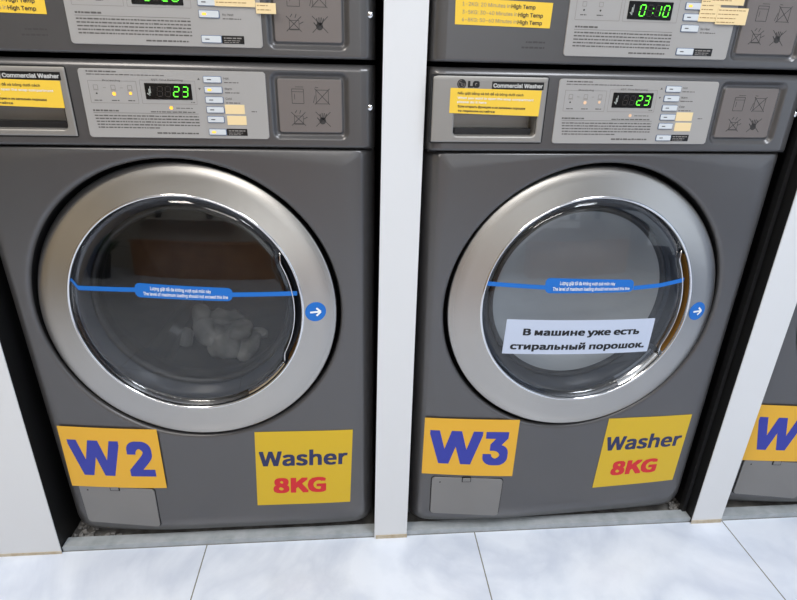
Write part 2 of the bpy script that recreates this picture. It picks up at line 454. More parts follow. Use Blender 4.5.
def lower_panel(name, z0, z1, parent, seam_top=True):
    """pressed front sheet with a round opening for the door"""
    A = [2*PI*k/360 for k in range(360)]
    ccz = DZ
    def polar(x0, x1, za, zb, r):
        out = []
        P = rr(x0,x1,za,zb,r,24); q = .0045; T = [(x1-q+q*math.cos(math.radians(t)), zb-q+q*math.sin(math.radians(t))) for t in range(0,91,15)]
        T2 = [(x0+q+q*math.cos(math.radians(t)), zb-q+q*math.sin(math.radians(t))) for t in range(90,181,15)]
        P = T+T2+P[50:]                     # tight corners at the top, generous ones below
        for a in A:
            dx_, dz_ = math.cos(a), math.sin(a); best = None
            for i in range(len(P)):
                p, q = P[i], P[(i+1)%len(P)]
                ex, ez = q[0]-p[0], q[1]-p[1]; den = dx_*ez-dz_*ex
                if abs(den) < 1e-12: continue
                t = ((p[0]-DX)*ez-(p[1]-ccz)*ex)/den; s_ = ((p[0]-DX)*dz_-(p[1]-ccz)*dx_)/den
                if t > 0 and -1e-9 <= s_ <= 1+1e-9 and (best is None or t < best): best = t
            out.append((DX+best*dx_, ccz+best*dz_))
        return out
    circ = lambda r: [(DX+r*math.cos(a), ccz+r*math.sin(a)) for a in A]
    rect = polar(.026,W-.026,z0+.060,z1-.004,.026)
    blend = lambda t, r: [(a*(1-t)+c*t, b*(1-t)+d*t) for (a, b), (c, d) in zip(rect, circ(r))]
    L = [(polar(0,W,z0,z1,.040), .06), (polar(0,W,z0,z1,.040), .036), (polar(.0014,W-.0014,z0+.0012,z1-.0003,.040), .028), (polar(.0045,W-.0045,z0+.0050,z1-.0006,.039), .0205),
         (polar(.009,W-.009,z0+.0115,z1-.0010,.038), .0135), (polar(.015,W-.015,z0+.024,z1-.0015,.034), .0070), (polar(.022,W-.022,z0+.042,z1-.0020,.028), .0018), (rect, 0.),
         (blend(.3,.279), 0.), (blend(.6,.279), 0.), (circ(.2790), 0.), (circ(.2755), 0.), (circ(.2732), .0004), (circ(.2708), .0020), (circ(.2690), .0050), (circ(.2684), .0085)]
    V, F = loft(L, False)
    V = [(x, y+(sag(x,z) if y < .055 else 0.), z) for x, y, z in V]
    o = mesh(name, V, F, PAINT, parent, True)
    V, F = loft([(circ(.2686), .0075), (circ(.2686), .036), (circ(.200), .038)], False)
    V = [(x, y+(sag(x,z) if y < .03 else 0.012), z) for x, y, z in V]
    mesh('door_well', V, F, RUBBER, parent, True)
    return o

def control_panel(name, z0, z1, parent, drawer, icon):
    xs = uniq(frange(0,.03,.0015)+frange(.03,W-.03,.01)+frange(W-.03,W,.0015)+frange(icon[0]-.016,icon[1]+.016,.0012)+(frange(0,.2,.0016) if drawer else []))
    zs = uniq(frange(z0,z0+.012,.001)+frange(z0+.012,z1-.012,.006)+frange(z1-.012,z1,.001)+frange(icon[2]-.014,icon[3]+.014,.0014)+(frange(z0,z1,.0016) if drawer else []))
    def fn(x, z):
        y = front_depth(x)
        b = z-z0
        if b < .004: y += .003*(1-b/.004)**2
        t = z1-z
        if t < .012: y += .010*(1-t/.012)**2.4
        s_ = sdf(x, z, icon[0]-.008, icon[1]+.008, icon[2]-.008, icon[3]+.008, .010)
        y += .0062*sm((.004-s_)/.0085)
        s_ = sdf(x, z, *icon, .004); y -= .0026*sm((.003-s_)/.003)
        if drawer:
            if sdf(x, z, .020, .185, .863, .952, .006) < 0: y = .034
        return y
    V, F = heightfield(xs, zs, fn)
    # close the shell backwards
    n, m = len(xs), len(zs); k = len(V)
    edge = [i for i in range(n)]+[j*n+n-1 for j in range(1,m)]+[(m-1)*n+i for i in range(n-2,-1,-1)]+[j*n for j in range(m-2,0,-1)]
    V += [(V[i][0], .062, V[i][2]) for i in edge]; e = len(edge)
    F += [(edge[i], k+i, k+(i+1)%e, edge[(i+1)%e]) for i in range(e)]
    F.append(tuple(range(k, k+e)))
    return mesh(name, V, F, PAINT, parent, True)

def pictograms(parent, y, zb=0.):
    w = .0009; mb = MB(); a, b = y-.0002, y
    Z = lambda z: z+zb
    # four little squares: bin, crossed box, crossed flame, crossed hand
    def cross(x0, x1, z0, z1): mb.bar((x0,Z(z0)),(x1,Z(z1)),w,a,b); mb.bar((x0,Z(z1)),(x1,Z(z0)),w,a,b)
    mb.rframe(.5165,.5345,Z(.913),Z(.934),w*.8,a,b); mb.bar((.5165,Z(.930)),(.5345,Z(.930)),w*.7,a,b); mb.bar((.522,Z(.937)),(.5345,Z(.937)),w*.7,a,b); mb.bar((.5205,Z(.919)),(.5205,Z(.927)),w*.7,a,b)
    mb.rframe(.5535,.5725,Z(.913),Z(.933),w*.8,a,b); cross(.5515,.5745,.912,.935); mb.bar((.552,Z(.925)),(.549,Z(.914)),w*.8,a,b); mb.bar((.552,Z(.937)),(.557,Z(.9365)),w*.8,a,b)
    cross(.514,.536,.880,.900); mb.bar((.518,Z(.883)),(.533,Z(.883)),w,a,b); mb.bar((.520,Z(.899)),(.523,Z(.903)),w,a,b); mb.bar((.527,Z(.898)),(.529,Z(.903)),w,a,b); mb.bar((.533,Z(.890)),(.539,Z(.893)),w,a,b)
    mb.rframe(.5185,.5325,Z(.882),Z(.8945),w*.7,a,b)
    cross(.552,.575,.879,.901)
    mb.disc(.5625, Z(.8875), .0052, a, b, 14)
    for k in range(4): mb.bar((.5600+.002*k,Z(.890)),(.5585+.0034*k,Z(.900-abs(k-1.5)*.0012)),.0014,a,b)
    mb.bar((.5585,Z(.8875)),(.554,Z(.8925)),.0014,a,b)
    return mb.build('pictograms', INK, parent)

SEGS = {'0':'abcdef','1':'bc','2':'abged','3':'abgcd','8':'abcdefg'}
def seven(mb, ch, x, z, w, h, y, t=.0016, sl=.12):
    def P(u, v): return (x+u*w+v*h*sl, z+v*h)
    S = {'a':((.12,1),(.88,1)),'g':((.12,.5),(.88,.5)),'d':((.12,0),(.88,0)),'f':((0,.56),(0,.94)),'b':((1,.56),(1,.94)),'e':((0,.06),(0,.44)),'c':((1,.06),(1,.44))}
    for s_ in ch: mb.bar(P(*S[s_][0]), P(*S[s_][1]), t, y-.0002, y)

def display(parent, x0, x1, z0, z1, digits, colon=False):
    """black window with green seven-segment digits"""
    d = plate('display_window', x0, x1, z0, z1, .0012, -.0018, .0008, SCREEN, parent)
    y = -.0027; h = (z1-z0)*.60; zb = z0+(z1-z0)*.2; wd = h*.56
    xs = [x0+(x1-x0)*t for t in (.25,.42,.60,.79)]
    off = MB(); on = MB()
    for i, x in enumerate(xs):
        ch = digits[i]
        seven(off, 'abcdefg' if ch == ' ' else [c for c in 'abcdefg' if c not in SEGS[ch]], x, zb, wd, h, y, .0009)
        if ch != ' ': seven(on, SEGS[ch], x, zb, wd, h, y-.0001, .0014)
    if colon:
        for v in (.3,.7): on.box(xs[2]-.0036, xs[2]-.0022, y-.0003, y, zb+h*v-.0007, zb+h*v+.0007)
    off.build('unlit_segments', SEG_OFF, d)
    tag(on.build('lit_digits', SEG, d), 'lit green digits')
    g = MB(); gx = x0+.0062
    g.bar((gx,zb+h*.05),(gx,zb+h*.75),.0018,y-.0003,y-.0001); g.bar((gx,zb+h*.1),(gx-.0032,zb+h*.3),.0014,y-.0003,y-.0001); g.bar((gx+.0018,zb+h*.3),(gx+.0018,zb+h),.0012,y-.0003,y-.0001)
    g.build('hand_symbol', GHOST, d)
    return d
def button(parent, x0, x1, zc, h, lit=False, mark=True):
    b = plate('button', x0, x1, zc-h/2, zc+h/2, .0016, -.0018, .0012, BTNF, parent)
    plate('button_cap', x0+.0009, x1-.0009, zc-h/2+.0009, zc+h/2-.0009, .0011, -.003, .0005, BTN, b)
    if lit: plate('indicator_light', x0+.005, x0+.011, zc-.0016, zc+.0016, .001, -.0035, .0003, LED, b)
    elif mark: MB().box(x0+.006, x0+.012, -.0037, -.0035, zc-.0006, zc+.0006).build('button_mark', INK, b)
    return b

def overlay_washer(root, time='  23', lit=(1,5), led=None, dots=((.2535,.9225,.0027),(.2775,.9235,.0022),(.3340,.9038,.0026))):
    o = plate('control_overlay', .2068, .4785, .8592, .9572, .005, .0002, .0020, OVERLAY, root)
    y = -.0018
    mb = MB()
    mb.rframe(.2185,.2875,.9095,.9405,.00055,y-.00015,y); mb.rframe(.2930,.3735,.9095,.9425,.00055,y-.00015,y)
    # icons above the indicator dots
    for x in (.2285,.2535,.2775):
        mb.rframe(x-.003,x+.003,.9285,.9345,.0007,y-.00015,y)
        mb.bar((x-.004,.9275),(x+.004,.9275),.0006,y-.00015,y)
    for x in (.241,.2655): mb.bar((x-.002,.931),(x+.002,.931),.0007,y-.00015,y)
    mb.build('panel_lines', INKL, o)
    fp = MB()
    fine_print(fp, .2185,.262,.9525,.0019,y,1); fine_print(fp, .2185,.330,.9487,.0013,y,2)
    for i in range(5): fine_print(fp, .2195+.0006*i,.3735,.8905-.0043*i,.0019,y,10+i, .6 if i == 4 else 1)
    fine_print(fp,.3080,.3705,.8655,.0024,y,20); fine_print(fp,.2185,.2560,.8975,.0025,y,21); fine_print(fp,.3030,.3690,.8970,.0018,y,22)
    mbl = fp; mbl.box(.2185,.3735,y-.00012,y,.8952,.8957)
    for x in (.2285,.2535,.2775): fine_print(fp, x-.005, x+.006, .9125,.0015,y,int(x*1e4))
    for zc, n in ((.9455,2),(.9310,2),(.9165,2)): fine_print(fp,.4165,.4300+.004*n,zc-.0048,.0013,y,int(zc*1e4))
    fine_print(fp,.3645,.3705,.9115,.0012,y,31); fine_print(fp,.3415,.3660,.9030,.0012,y,33); fine_print(fp,.4540,.4620,.8995,.0013,y,35)
    # small triangles beside the upper buttons
    for zc, up in ((.9455,1),(.9315,-1)):
        fp.add([(.3775,y-.0001,zc-.0014*up),(.3815,y-.0001,zc-.0014*up),(.3795,y-.0001,zc+.0018*up)], [(0,1,2)])
    fp.build('fine_print', INKF, o)
    text('lettering', 'Processing', .2400,.2650,.9400,.0024, y, INK, o)
    text('lettering', 'EST. Time Remaining', .3110,.3560,.9420,.0024, y, INK, o)
    for s_, x1, z in (('Hot',.4240,.9455),('Warm',.4275,.9310),('Cold',.4255,.9170)): text('lettering', s_, .4165, x1, z, .0030, y, INK, o)
    for dx_, dz_, dr in dots: tag(MB().disc(dx_,dz_,dr,y-.0003,y,14).build('indicator_dot', led or LED, o), 'orange indicator dot')
    MB().disc(.2285,.9228,.0012,y-.0003,y,12).build('unlit_dot', INK, o)
    display(root, .2992, .3676, .9156, .9385, time)
    for i, zc in enumerate((.9450,.9306,.9162,.9020,.8878,.8692)): button(root, .3862, .4134 if i != 4 else .4120, zc, .0098, i in lit)
    b = plate('start_label', .4136,.4450,.8640,.8744,.0006,-.0018,.0004, BLACK, root)
    fp = MB(); fine_print(fp,.4165,.4420,.8705,.0018,-.0022,41); fine_print(fp,.4165,.438,.8675,.0012,-.0022,42); fine_print(fp,.4165,.435,.8653,.0010,-.0022,43)
    fp.build('fine_print', INKL, b)
    plate('tape_patch', .4144,.4438,.8962,.9098,.0004,-.0018,.0004, TAPE, root)
    plate('tape_patch', .4160,.4452,.8800,.8935,.0004,-.0018,.0004, TAPE, root)

def overlay_dryer(root, time, full, lit):
    o = plate('control_overlay', .2068, .4785, .9895, 1.0960, .005, .0002, .0020, OVERLAY, root)
    y = -.0018; mb = MB()
    mb.rframe(.2175,.2880,1.0395,1.0860,.00055,y-.00015,y); mb.rframe(.2930,.3810,1.0395,1.0760,.00055,y-.00015,y)
    for x in (.2300,.2560):
        mb.rframe(x-.003,x+.003,1.0575,1.0635,.0007,y-.00015,y)
    mb.build('panel_lines', INKL, o)
    fp = MB()
    fine_print(fp,.2195,.2560,1.0290,.0026,y,51)
    fp.box(.2185,.3780,y-.00012,y,1.0262,1.0267)
    for i in range(5): fine_print(fp,.2195,.3780,1.0215-.0046*i,.0020,y,60+i)
    fine_print(fp,.3120,.3730,.9950,.0024,y,70)
    for x in (.2300,.2560): fine_print(fp,x-.005,x+.005,1.0455,.0015,y,int(x*1e4))
    fine_print(fp,.4240,.4500,1.0265,.0014,y,71)
    fp.build('fine_print', INKF, o)
    MB().disc(.2300,1.0525,.0013,y-.0003,y,12).disc(.2560,1.0525,.0013,y-.0003,y,12).build('unlit_dot', INK, o)
    text('lettering','No Heat',.4240,.4395,1.0310,.0030,y,INK,o)
    display(root, .2996,.3710,1.0425,1.0670, time, True)
    for i, zc in enumerate((1.0780,1.0630,1.0478,1.0326,1.0000)): button(root,.3905,.4200,zc,.0104, i in lit)
    b = plate('start_label', .4200,.4520,.9945,1.0052,.0006,-.0018,.0004, BLACK, root)
    fp = MB(); fine_print(fp,.4230,.4490,1.0012,.0018,-.0022,72); fine_print(fp,.4230,.446,.9982,.0012,-.0022,73); fine_print(fp,.4230,.444,.9958,.0010,-.0022,74)
    fp.build('fine_print', INKL, b)
    if full:
        Q = [(.4150,.4480,1.0425,1.0900),(.4300,.4850,1.0660,1.0920),(.4440,.4955,1.0395,1.0625)]
    else:
        Q = [(.4150,.4720,1.0430,1.0900),(.4725,.5010,1.0350,1.0490)]
    for i, (a, b_, c, d) in enumerate(Q):
        p = plate('handwritten_note', a,b_,c,d,.0003,-.0034-.0003*i,.0003,TAPE,root)
        fp = MB()
        for k in range(int((d-c)/.0055)): fine_print(fp, a+.002, b_-.002, d-.004-.0055*k, .0012, -.0037-.0003*i, 80+k+i*9, random.uniform(.6,1))
        fp.build('fine_print', mat('pencil_print',(150,120,80),.7), p)

def bilerp(q):
    """q = corners TL, TR, BR, BL; maps unit u (left-right), v (bottom-top)"""
    (ax,az),(bx,bz),(cx,cz),(dx,dz) = q
    def f(u, v):
        return (ax*(1-u)*v+bx*u*v+cx*u*(1-v)+dx*(1-u)*(1-v), az*(1-u)*v+bz*u*v+cz*u*(1-v)+dz*(1-u)*(1-v))
    return f
def sign(name, parent, q, lines, m, y=0., th=.0004, nx=1, conform=None, ms=None):
    """a stuck-on sheet with lines of lettering; lines: (text, u0, u1, vbase, vcap, material, bold)"""
    f = bilerp(q); N = 16; V = []; F = []
    for j in range(N+1):
        for i in range(N+1):
            x, z = f(i/N, j/N); yy = y-th+(conform(x,z) if conform else 0.); V.append((x, yy, z))
    for j in range(N):
        for i in range(N): F.append((j*(N+1)+i, j*(N+1)+i+1, (j+1)*(N+1)+i+1, (j+1)*(N+1)+i))
    k = len(V); E = [i for i in range(N+1)]+[j*(N+1)+N for j in range(1,N+1)]+[N*(N+1)+i for i in range(N-1,-1,-1)]+[j*(N+1) for j in range(N-1,0,-1)]
    V += [(V[i][0], V[i][1]+th, V[i][2]) for i in E]; e = len(E)
    F += [(E[i], k+i, k+(i+1)%e, E[(i+1)%e]) for i in range(e)]
    s_ = mesh(name, V, F, m, parent)
    for t, u0, u1, v0, vc, mm, bold in lines:
        Vt, Ft = text_box(t, u0, u1, v0, vc, 0, bold=bold, mp=f)
        Vt = [(x, y-th-.00005+dy+(conform(x,z) if conform else 0.), z) for x, dy, z in Vt]
        mesh('lettering', Vt, Ft, mm, s_)
    return s_

def cover_y(x, z):
    dx, dz = x-DX, z-(DZ+.0088); r = math.hypot(dx, dz)
    return -.0150+.0125*(r/.1975)**2+TX*dx+TZ*(dz+0.)
def band(parent, pill, left, right, l1, l2):
    """load-limit band: rounded label with a thin strip to either side, lying on the cover"""
    f = bilerp(pill); cen = [(0,0)]
    P = rr(0,1,0,1,.28,5); asp = .16
    V = []; F = []
    # rounded outline in unit space: corner radius round in real size
    Q = []
    for cx, cz, a in ((1-.055,.66,0),(.055,.66,90),(.055,.34,180),(1-.055,.34,270)):
        for i in range(6):
            t = math.radians(a+18*i); Q.append((cx+.055*math.cos(t), cz+.34*math.sin(t)))
    def put(x, z, o): return (x, cover_y(x,z)-o, z)
    # grid inside the pill: columns of strips so that it follows the dome
    cols = 40
    for i in range(cols+1):
        u = (1-math.cos(PI*i/cols))/2
        if u < .055: h = .16+.34*math.sqrt(max(0,1-((.055-u)/.055)**2))
        elif u > 1-.055: h = .16+.34*math.sqrt(max(0,1-((u-(1-.055))/.055)**2))
        else: h = .5
        for j in range(5):
            x, z = f(u, .5-h+2*h*j/4); V.append(put(x,z,.0008))
    for i in range(cols):
        for j in range(4): F.append((i*5+j, i*5+5+j, i*5+6+j, i*5+1+j))
    def strip(pts, w):
        for a, b in zip(pts[:-1], pts[1:]):
            n = 12
            for i in range(n):
                p = [a[t]+(b[t]-a[t])*i/n for t in (0,1)]; q = [a[t]+(b[t]-a[t])*(i+1)/n for t in (0,1)]
                k = len(V)
                V.extend([put(p[0],p[1]-w/2,.0006), put(q[0],q[1]-w/2,.0006), put(q[0],q[1]+w/2,.0006), put(p[0],p[1]+w/2,.0006)]); F.append((k,k+1,k+2,k+3))
    strip(left, .0082); strip(right, .0082)
    o = mesh('load_limit_band', V, F, CYAN, parent)
    for t, u0, u1, v in ((l1,.16,.78,.56),(l2,.085,.955,.17)):
        Vt, Ft = text_box(t, u0, u1, v, .24, 0, bold=.012, mp=f)
        mesh('lettering', [put(x,z,.0009-dy) for x,dy,z in Vt], Ft, WHITE, o)
    return o

def stack_common(root, z0, z1):
    """cabinet box behind a front, with side sheets"""
    V, F = loft([(rr(.001,W-.001,z0+.004,z1,.006), .70), (rr(.001,W-.001,z0+.004,z1,.006), .055)])
    F.append(tuple(range(len(V)//2)))
    return mesh('cabinet', V, F, SIDE, root)

def cabinet(root, z0, z1, hole=True):
    """cabinet shell: four walls and a back, open at the front so the drum shows through the door"""
    mb = MB(); t = .004
    mb.box(0+.0005,t,.05,.70,z0,z1).box(W-t,W-.0005,.05,.70,z0,z1).box(0+t,W-t,.05,.70,z1-t,z1).box(0+t,W-t,.05,.70,z0,z0+t).box(t,W-t,.696,.70,z0+t,z1-t)
    return mb.build('cabinet', SIDE, root)

def inside(root, zc, bowl):
    def T(V): return [(DX+x, y, zc+z) for x, y, z in V]
    def part(name, prof, m, n=96, parent=root):
        V, F = revolve(prof, n); return mesh(name, T(V), F, m, parent, True)
    part('door_liner', [(.203,.018),(.1985,.012),(.190,.018),(.181,.031),(.179,.034)], FUNNEL)
    part('door_gasket', [(.179,.034),(.176,.0300),(.171,.0305),(.168,.036),(.1665,.05),(.172,.08),(.26,.11)], RUBBER)
    part('glass_bowl', [(.1675,.038),(.164,.070),(.150,.108),(.122,.142),(.075,.166),(.0,.176)], bowl)
    # steel drum with rows of dimples
    d = part('drum', [(.262,.12),(.262,.50),(.256,.515),(.10,.53),(.0,.53)], DRUM)
    for k in range(3):
        mb = MB(); a = math.radians(90+120*k+25); c, s_ = math.cos(a), math.sin(a)
        pr = [(-.03,0),(-.012,.04),(.012,.04),(.03,0)]
        V = []
        for y in (.14,.49):
            for u, h in pr:
                r = .261-h; V.append((DX+r*c-u*s_, y, zc+r*s_+u*c))
        mb.add(V, [(0,1,5,4),(1,2,6,5),(2,3,7,6),(0,3,2,1),(4,5,6,7)])
        mb.build('drum_paddle', DRUM, d)

def washer_drawer(root, notice_x0=.033):
    # dark seam then the face with its finger cup
    V, F = loft([(rr(.0036,.1905,.8583,.9602,.0045), .0065), (rr(.0036,.1905,.8583,.9602,.0045), -.0003), (rr(.024,.176,.870,.948,.0045), -.0003)], False)
    # keep only the thin rim around the face
    dr_gap = mesh('drawer_seam', V, F, GAP, root)
    xs = uniq(frange(.0058,.030,.0015)+frange(.030,.040,.002)+frange(.038,.050,.0008)+frange(.05,.17,.006)+frange(.168,.180,.0008)+frange(.18,.1885,.0015))
    zs = uniq(frange(.8605,.868,.0013)+frange(.866,.878,.0008)+frange(.878,.925,.004)+frange(.920,.936,.0008)+frange(.936,.958,.003))
    def fn(x, z):
        y = -.0022
        if x < .026: y += .0014*(1-(x-.0058)/.0202)**2
        e = min(x-.0058, .1885-x, z-.8605, .958-z)
        if e < .0015: y += .0014*(1-e/.0015)**2
        s_ = sdf(x, z, .0415, .1772, .8695, .9300, .007)
        y += .0285*sm(-s_/.0035)+.001*sm((.0025-s_)/.003)
        return y
    V, F = heightfield(xs, zs, fn)
    d = mesh('detergent_drawer', V, F, DRAWER, root, True)
    # shade on the finger cup's floor painted as a dark block, back left lighter
    MB().box(.0465,.1725,.0100,.0262,.8700,.8805).build('cup_shade', CUPSHADE, d)
    b = plate('brand_strip', .0985,.1818,.9398,.9512,.0004,-.0022,.0003,BLACK,root)
    text('lettering','Commercial Washer',.1005,.1800,.9425,.0060,-.0026,mat('pale_grey_print',(190,190,188),.5),b,bold=.03)
    # maker's emblem: a disc with a stylised face, then two letters
    em = MB().disc(.0505,.9468,.0070,-.0025,-.0022,32).build('maker_emblem', BLACK, root)
    lt = MB(); ex, ez, er = .0505, .9468, .0052
    for k in range(20):
        a = math.radians(95+k*13.5); a2 = math.radians(95+(k+1)*13.5)
        lt.bar((ex+er*math.cos(a),ez+er*math.sin(a)),(ex+er*math.cos(a2),ez+er*math.sin(a2)),.0008,-.0027,-.0025)
    lt.bar((ex,ez+.0026),(ex,ez-.0024),.0009,-.0027,-.0025); lt.bar((ex,ez-.0024),(ex+.0021,ez-.0024),.0009,-.0027,-.0025); lt.bar((ex,ez),(ex+.0052,ez),.0008,-.0027,-.0025)
    lt.disc(ex-.0023,ez+.0019,.0009,-.0027,-.0025,10); lt.build('emblem_lines', PLATE, em)
    text('maker_letters','LG',.0603,.0788,.9415,.0100,-.0022,BLACK,root,bold=.06)
    n = sign('notice_sticker', root, ((.0335,.9410),(.1795,.9392),(.1785,.9010),(.0335,.9045)),
        [('Nếu giặt bằng xà bô để xà bông dưới cách',.08,.80,.76,.095,INK,.012),
         ('When you want to open the soap compartment',.08,.92,.58,.09,WHITE,.012),
         ('please do it here',.08,.40,.42,.09,WHITE,.012),
         ('Если открыть функцию и не заполнен порошок',.09,.84,.24,.095,INK,.012),
         ('то порошок остаётся',.09,.50,.07,.09,INK,.012)], YEL3, y=-.0022)
    return d

FILTER = ((.0390,.1680),(.1925,.1585),(.1900,.0550),(.0395,.0660))
def filter_cover(root, sh=0.):
    FILT = tuple((x+sh,z) for x, z in FILTER)
    g = tuple((x+sh,z) for x, z in ((.0372,.1696),(.1943,.1600),(.1918,.0534),(.0377,.0644)))
    plate_on('filter_cover_seam', 0,.155,0,.108,.009,.0006,GAP,root,sag,g)
    p = plate_on('filter_cover', 0,.151,0,.1045,.008,.0026,COVERP,root,sag,FILT)
    o = [(.112,.1265),(.130,.1265)]
    for nm, m, x0, x1, z0, z1, th in (('latch_seam',GAP,.1030,.1225,.1538,.1650,.0031),('latch',COVERP,.1046,.1209,.1556,.1650,.0038)):
        plate_on(nm,x0+sh,x1+sh,z0,z1,.001,th,m,p,sag)
    plate_on('screw_hole',.0545+sh,.0580+sh,.1525,.1560,.0017,.0031,GAP,p,sag)

def screw(root, x, z, y):
    s_ = MB(); V, F = revolve([(.0052,0.),(.0050,-.0018),(.0036,-.0032),(.0,-.0036)], 16)
    o = mesh('screw', V, F, CHROME, root, True, (x, y, z))
    return o

def washing_machine(loc, rz, bowl, num, num_q, cap_q, label, badge=(.2268,-.015), shift=0.):
    root = thing('washing_machine', loc, rz)
    tag(root, label, 'washing machine', 'washing machines in the lower row')
    cabinet(root, .036, .964)
    lower_panel('front_panel', .0185, .8445, root)
    control_panel('control_panel', .8462, .9700, root, True, (.4952,.5930,.8700,.9480))
    MB().box(.004,W-.004,.012,.05,.8440,.8467).build('panel_seam', GAP, root)
    # feet
    for x in (.06, W-.06):
        for y in (.09, .62):
            V, F = revolve([(0,.0),(.02,.0),(.02,.008),(.012,.012),(.012,.041)], 20)
            mesh('foot', [(a, c, b) for a, b, c in V], F, RUBBER, root, True, (x, y, 0))
    pl = plate('icon_plate', .4952,.5930,.8700,.9480,.003,.0042,.0012,PLATE,root)
    pictograms(pl, .0030)
    screw(root, .6375, .9085, front_depth(.6375)+.0005)
    door(root, badge); inside(root, DZ+.0088, bowl)
    washer_drawer(root)
    filter_cover(root, shift)
    overlay_washer(root, lit=(1,5) if badge[0] < .224 else (), led=None if badge[0] < .224 else PEACH)
    if num_q:
        sign('number_sign', root, num_q, num, YEL, y=-.0032, th=.0004, conform=sag)
    if cap_q:
        sign('capacity_sign', root, cap_q, [('Washer',.035,.955,.545,.20,NAVY,.012),('8KG',.175,.735,.165,.215,RED,.018)], YEL2, y=-.0004, th=.0004, conform=sag)
    return root

def dryer(loc, rz, time, full, lit, label):
    root = thing('tumble_dryer', loc, rz)
    tag(root, label, 'dryer', 'tumble dryers stacked on the washing machines')
    mb = MB(); mb.box(.0005,W-.0005,.058,.70,.9795,1.955); mb.build('cabinet', SIDE, root)
    control_panel('control_panel', .9775, 1.112, root, False, (.4965,.5950,.9995,1.0820))
    # upper front with its round door, out of frame above
    A = 120
    mb = MB(); 
    V, F = loft([(rr(0,W,1.1135,1.955,.02), .06),(rr(0,W,1.1135,1.955,.02), .026),(rr(.006,W-.006,1.116,1.950,.018), .007),(rr(.024,W-.024,1.120,1.94,.01), 0.)])
    mesh('front_panel', V, F, PAINT, root)
    V, F = revolve([(RD,.0),(RD,-.012),(RD-.004,-.015),(.204,-.024),(.200,-.022),(.199,-.014),(.0,-.014)], 96, DX, 1.50)
    mesh('door', V, F, STEEL, root, True)
    pl = plate('icon_plate', .4965,.5950,.9995,1.0820,.003,.0042,.0012,PLATE,root)
    pictograms(pl, .0030, .1335)
    screw(root, .6375, 1.0385, front_depth(.6375)+.0005)
    overlay_dryer(root, time, full, lit)
    sign('temperature_sticker', root, ((.0340,1.0625),(.1815,1.0602),(.1806,1.0265),(.0350,1.0280)),
        [('1-2KG: 20 Minutes in',.07,.56,.72,.14,INKL,.0),('High Temp',.57,.82,.71,.16,INK,.018),
         ('3-5KG: 30-40 Minutes in',.07,.64,.42,.14,INKL,.0),('High Temp',.65,.91,.40,.16,INK,.018),
         ('6-8KG: 50-60 Minutes in',.07,.64,.13,.14,INKL,.0),('High Temp',.65,.91,.11,.16,INK,.018)], YEL3, y=-.0002)
    fp = MB(); fine_print(fp,.1460,.1760,1.0060,.0026,-.0001,91); fine_print(fp,.1400,.1760,.9985,.0026,-.0001,92); fp.build('fine_print', mat('grey_print',(66,64,64),.6), root)
    return root

PITCH = .7257
# second washer from the frame's left
w2 = washing_machine((0,0,0), 0, BOWL,
    [('W',.065,.590,.20,.60,BLUE,.032),('2',.655,.915,.20,.60,BLUE,.036)],
    ((.0310,.3160),(.2212,.3096),(.2196,.1628),(.0270,.1652)),
    ((.4072,.2940),(.6025,.2912),(.5945,.1012),(.3978,.1034)),
    'grey front-loading washer with yellow W2 sticker and laundry inside', (.2235,-.0065))
band(w2, ((.2335,.6200),(.3985,.6100),(.3962,.5860),(.2320,.5940)), [(.1240,.6230),(.1345,.6070),(.2340,.6070)], [(.3970,.5980),(.5080,.5965)],
    'Lượng giặt tối đa không vượt quá mức này', 'The level of maximum loading should not exceed this line')
# third, turned a little in its bay
def w3_loc(rz, dy):
    c, s_ = math.cos(rz), math.sin(rz); return (PITCH+.32-c*.32, dy-s_*.32, 0)
w3 = washing_machine(w3_loc(.0468,-.005), .0468, BOWLP,
    [('W',.060,.625,.20,.60,BLUE,.032),('3',.640,.915,.20,.60,BLUE,.036)],
    ((.0222,.3226),(.2165,.3133),(.2160,.1672),(.0211,.1792)),
    ((.4128,.3006),(.6031,.2972),(.6010,.1180),(.4080,.1144)),
    'grey front-loading washer with yellow W3 sticker and white Russian notice on door', (.2250,-.0185), .005)
band(w3, ((.2270,.6255),(.3955,.6195),(.3960,.5960),(.2280,.5960)), [(.1200,.6130),(.2290,.6070)], [(.3965,.6030),(.4500,.6060),(.4985,.6140)],
    'Lượng giặt tối đa không vượt quá mức này', 'The level of maximum loading should not exceed this line')
sign('paper_notice', w3, ((.1640,.5440),(.4535,.5395),(.4520,.4680),(.1615,.4720)),
    [('В машине уже есть',.115,.905,.555,.20,TXT,.016),('стиральный порошок.',.045,.965,.135,.20,TXT,.016)], PAPER, y=-.0004, th=.0006, conform=cover_y)
# fourth, mostly beyond the right edge
w4 = washing_machine((2*PITCH-.002,0,0), 0, BOWLP,
    [('W',.065,.590,.20,.60,BLUE,.032),('4',.645,.900,.20,.60,BLUE,.050)],
    ((.0240,.3170),(.2200,.3130),(.2160,.1660),(.0225,.1660)), None,
    'grey front-loading washer cut off at the right edge, yellow W sticker showing')

d2 = dryer((0,0,0), 0, '0 20', False, (3,), 'grey tumble dryer on top of the washer marked W2')
d3 = dryer((w3.location.x, w3.location.y, 0), .0468, '0 10', True, (1,), 'grey tumble dryer with a green 0:10 display, above the washer marked W3')
d4 = dryer((2*PITCH-.002,0,0), 0, '0 20', False, (3,), 'grey tumble dryer on top of the washer at the right edge')

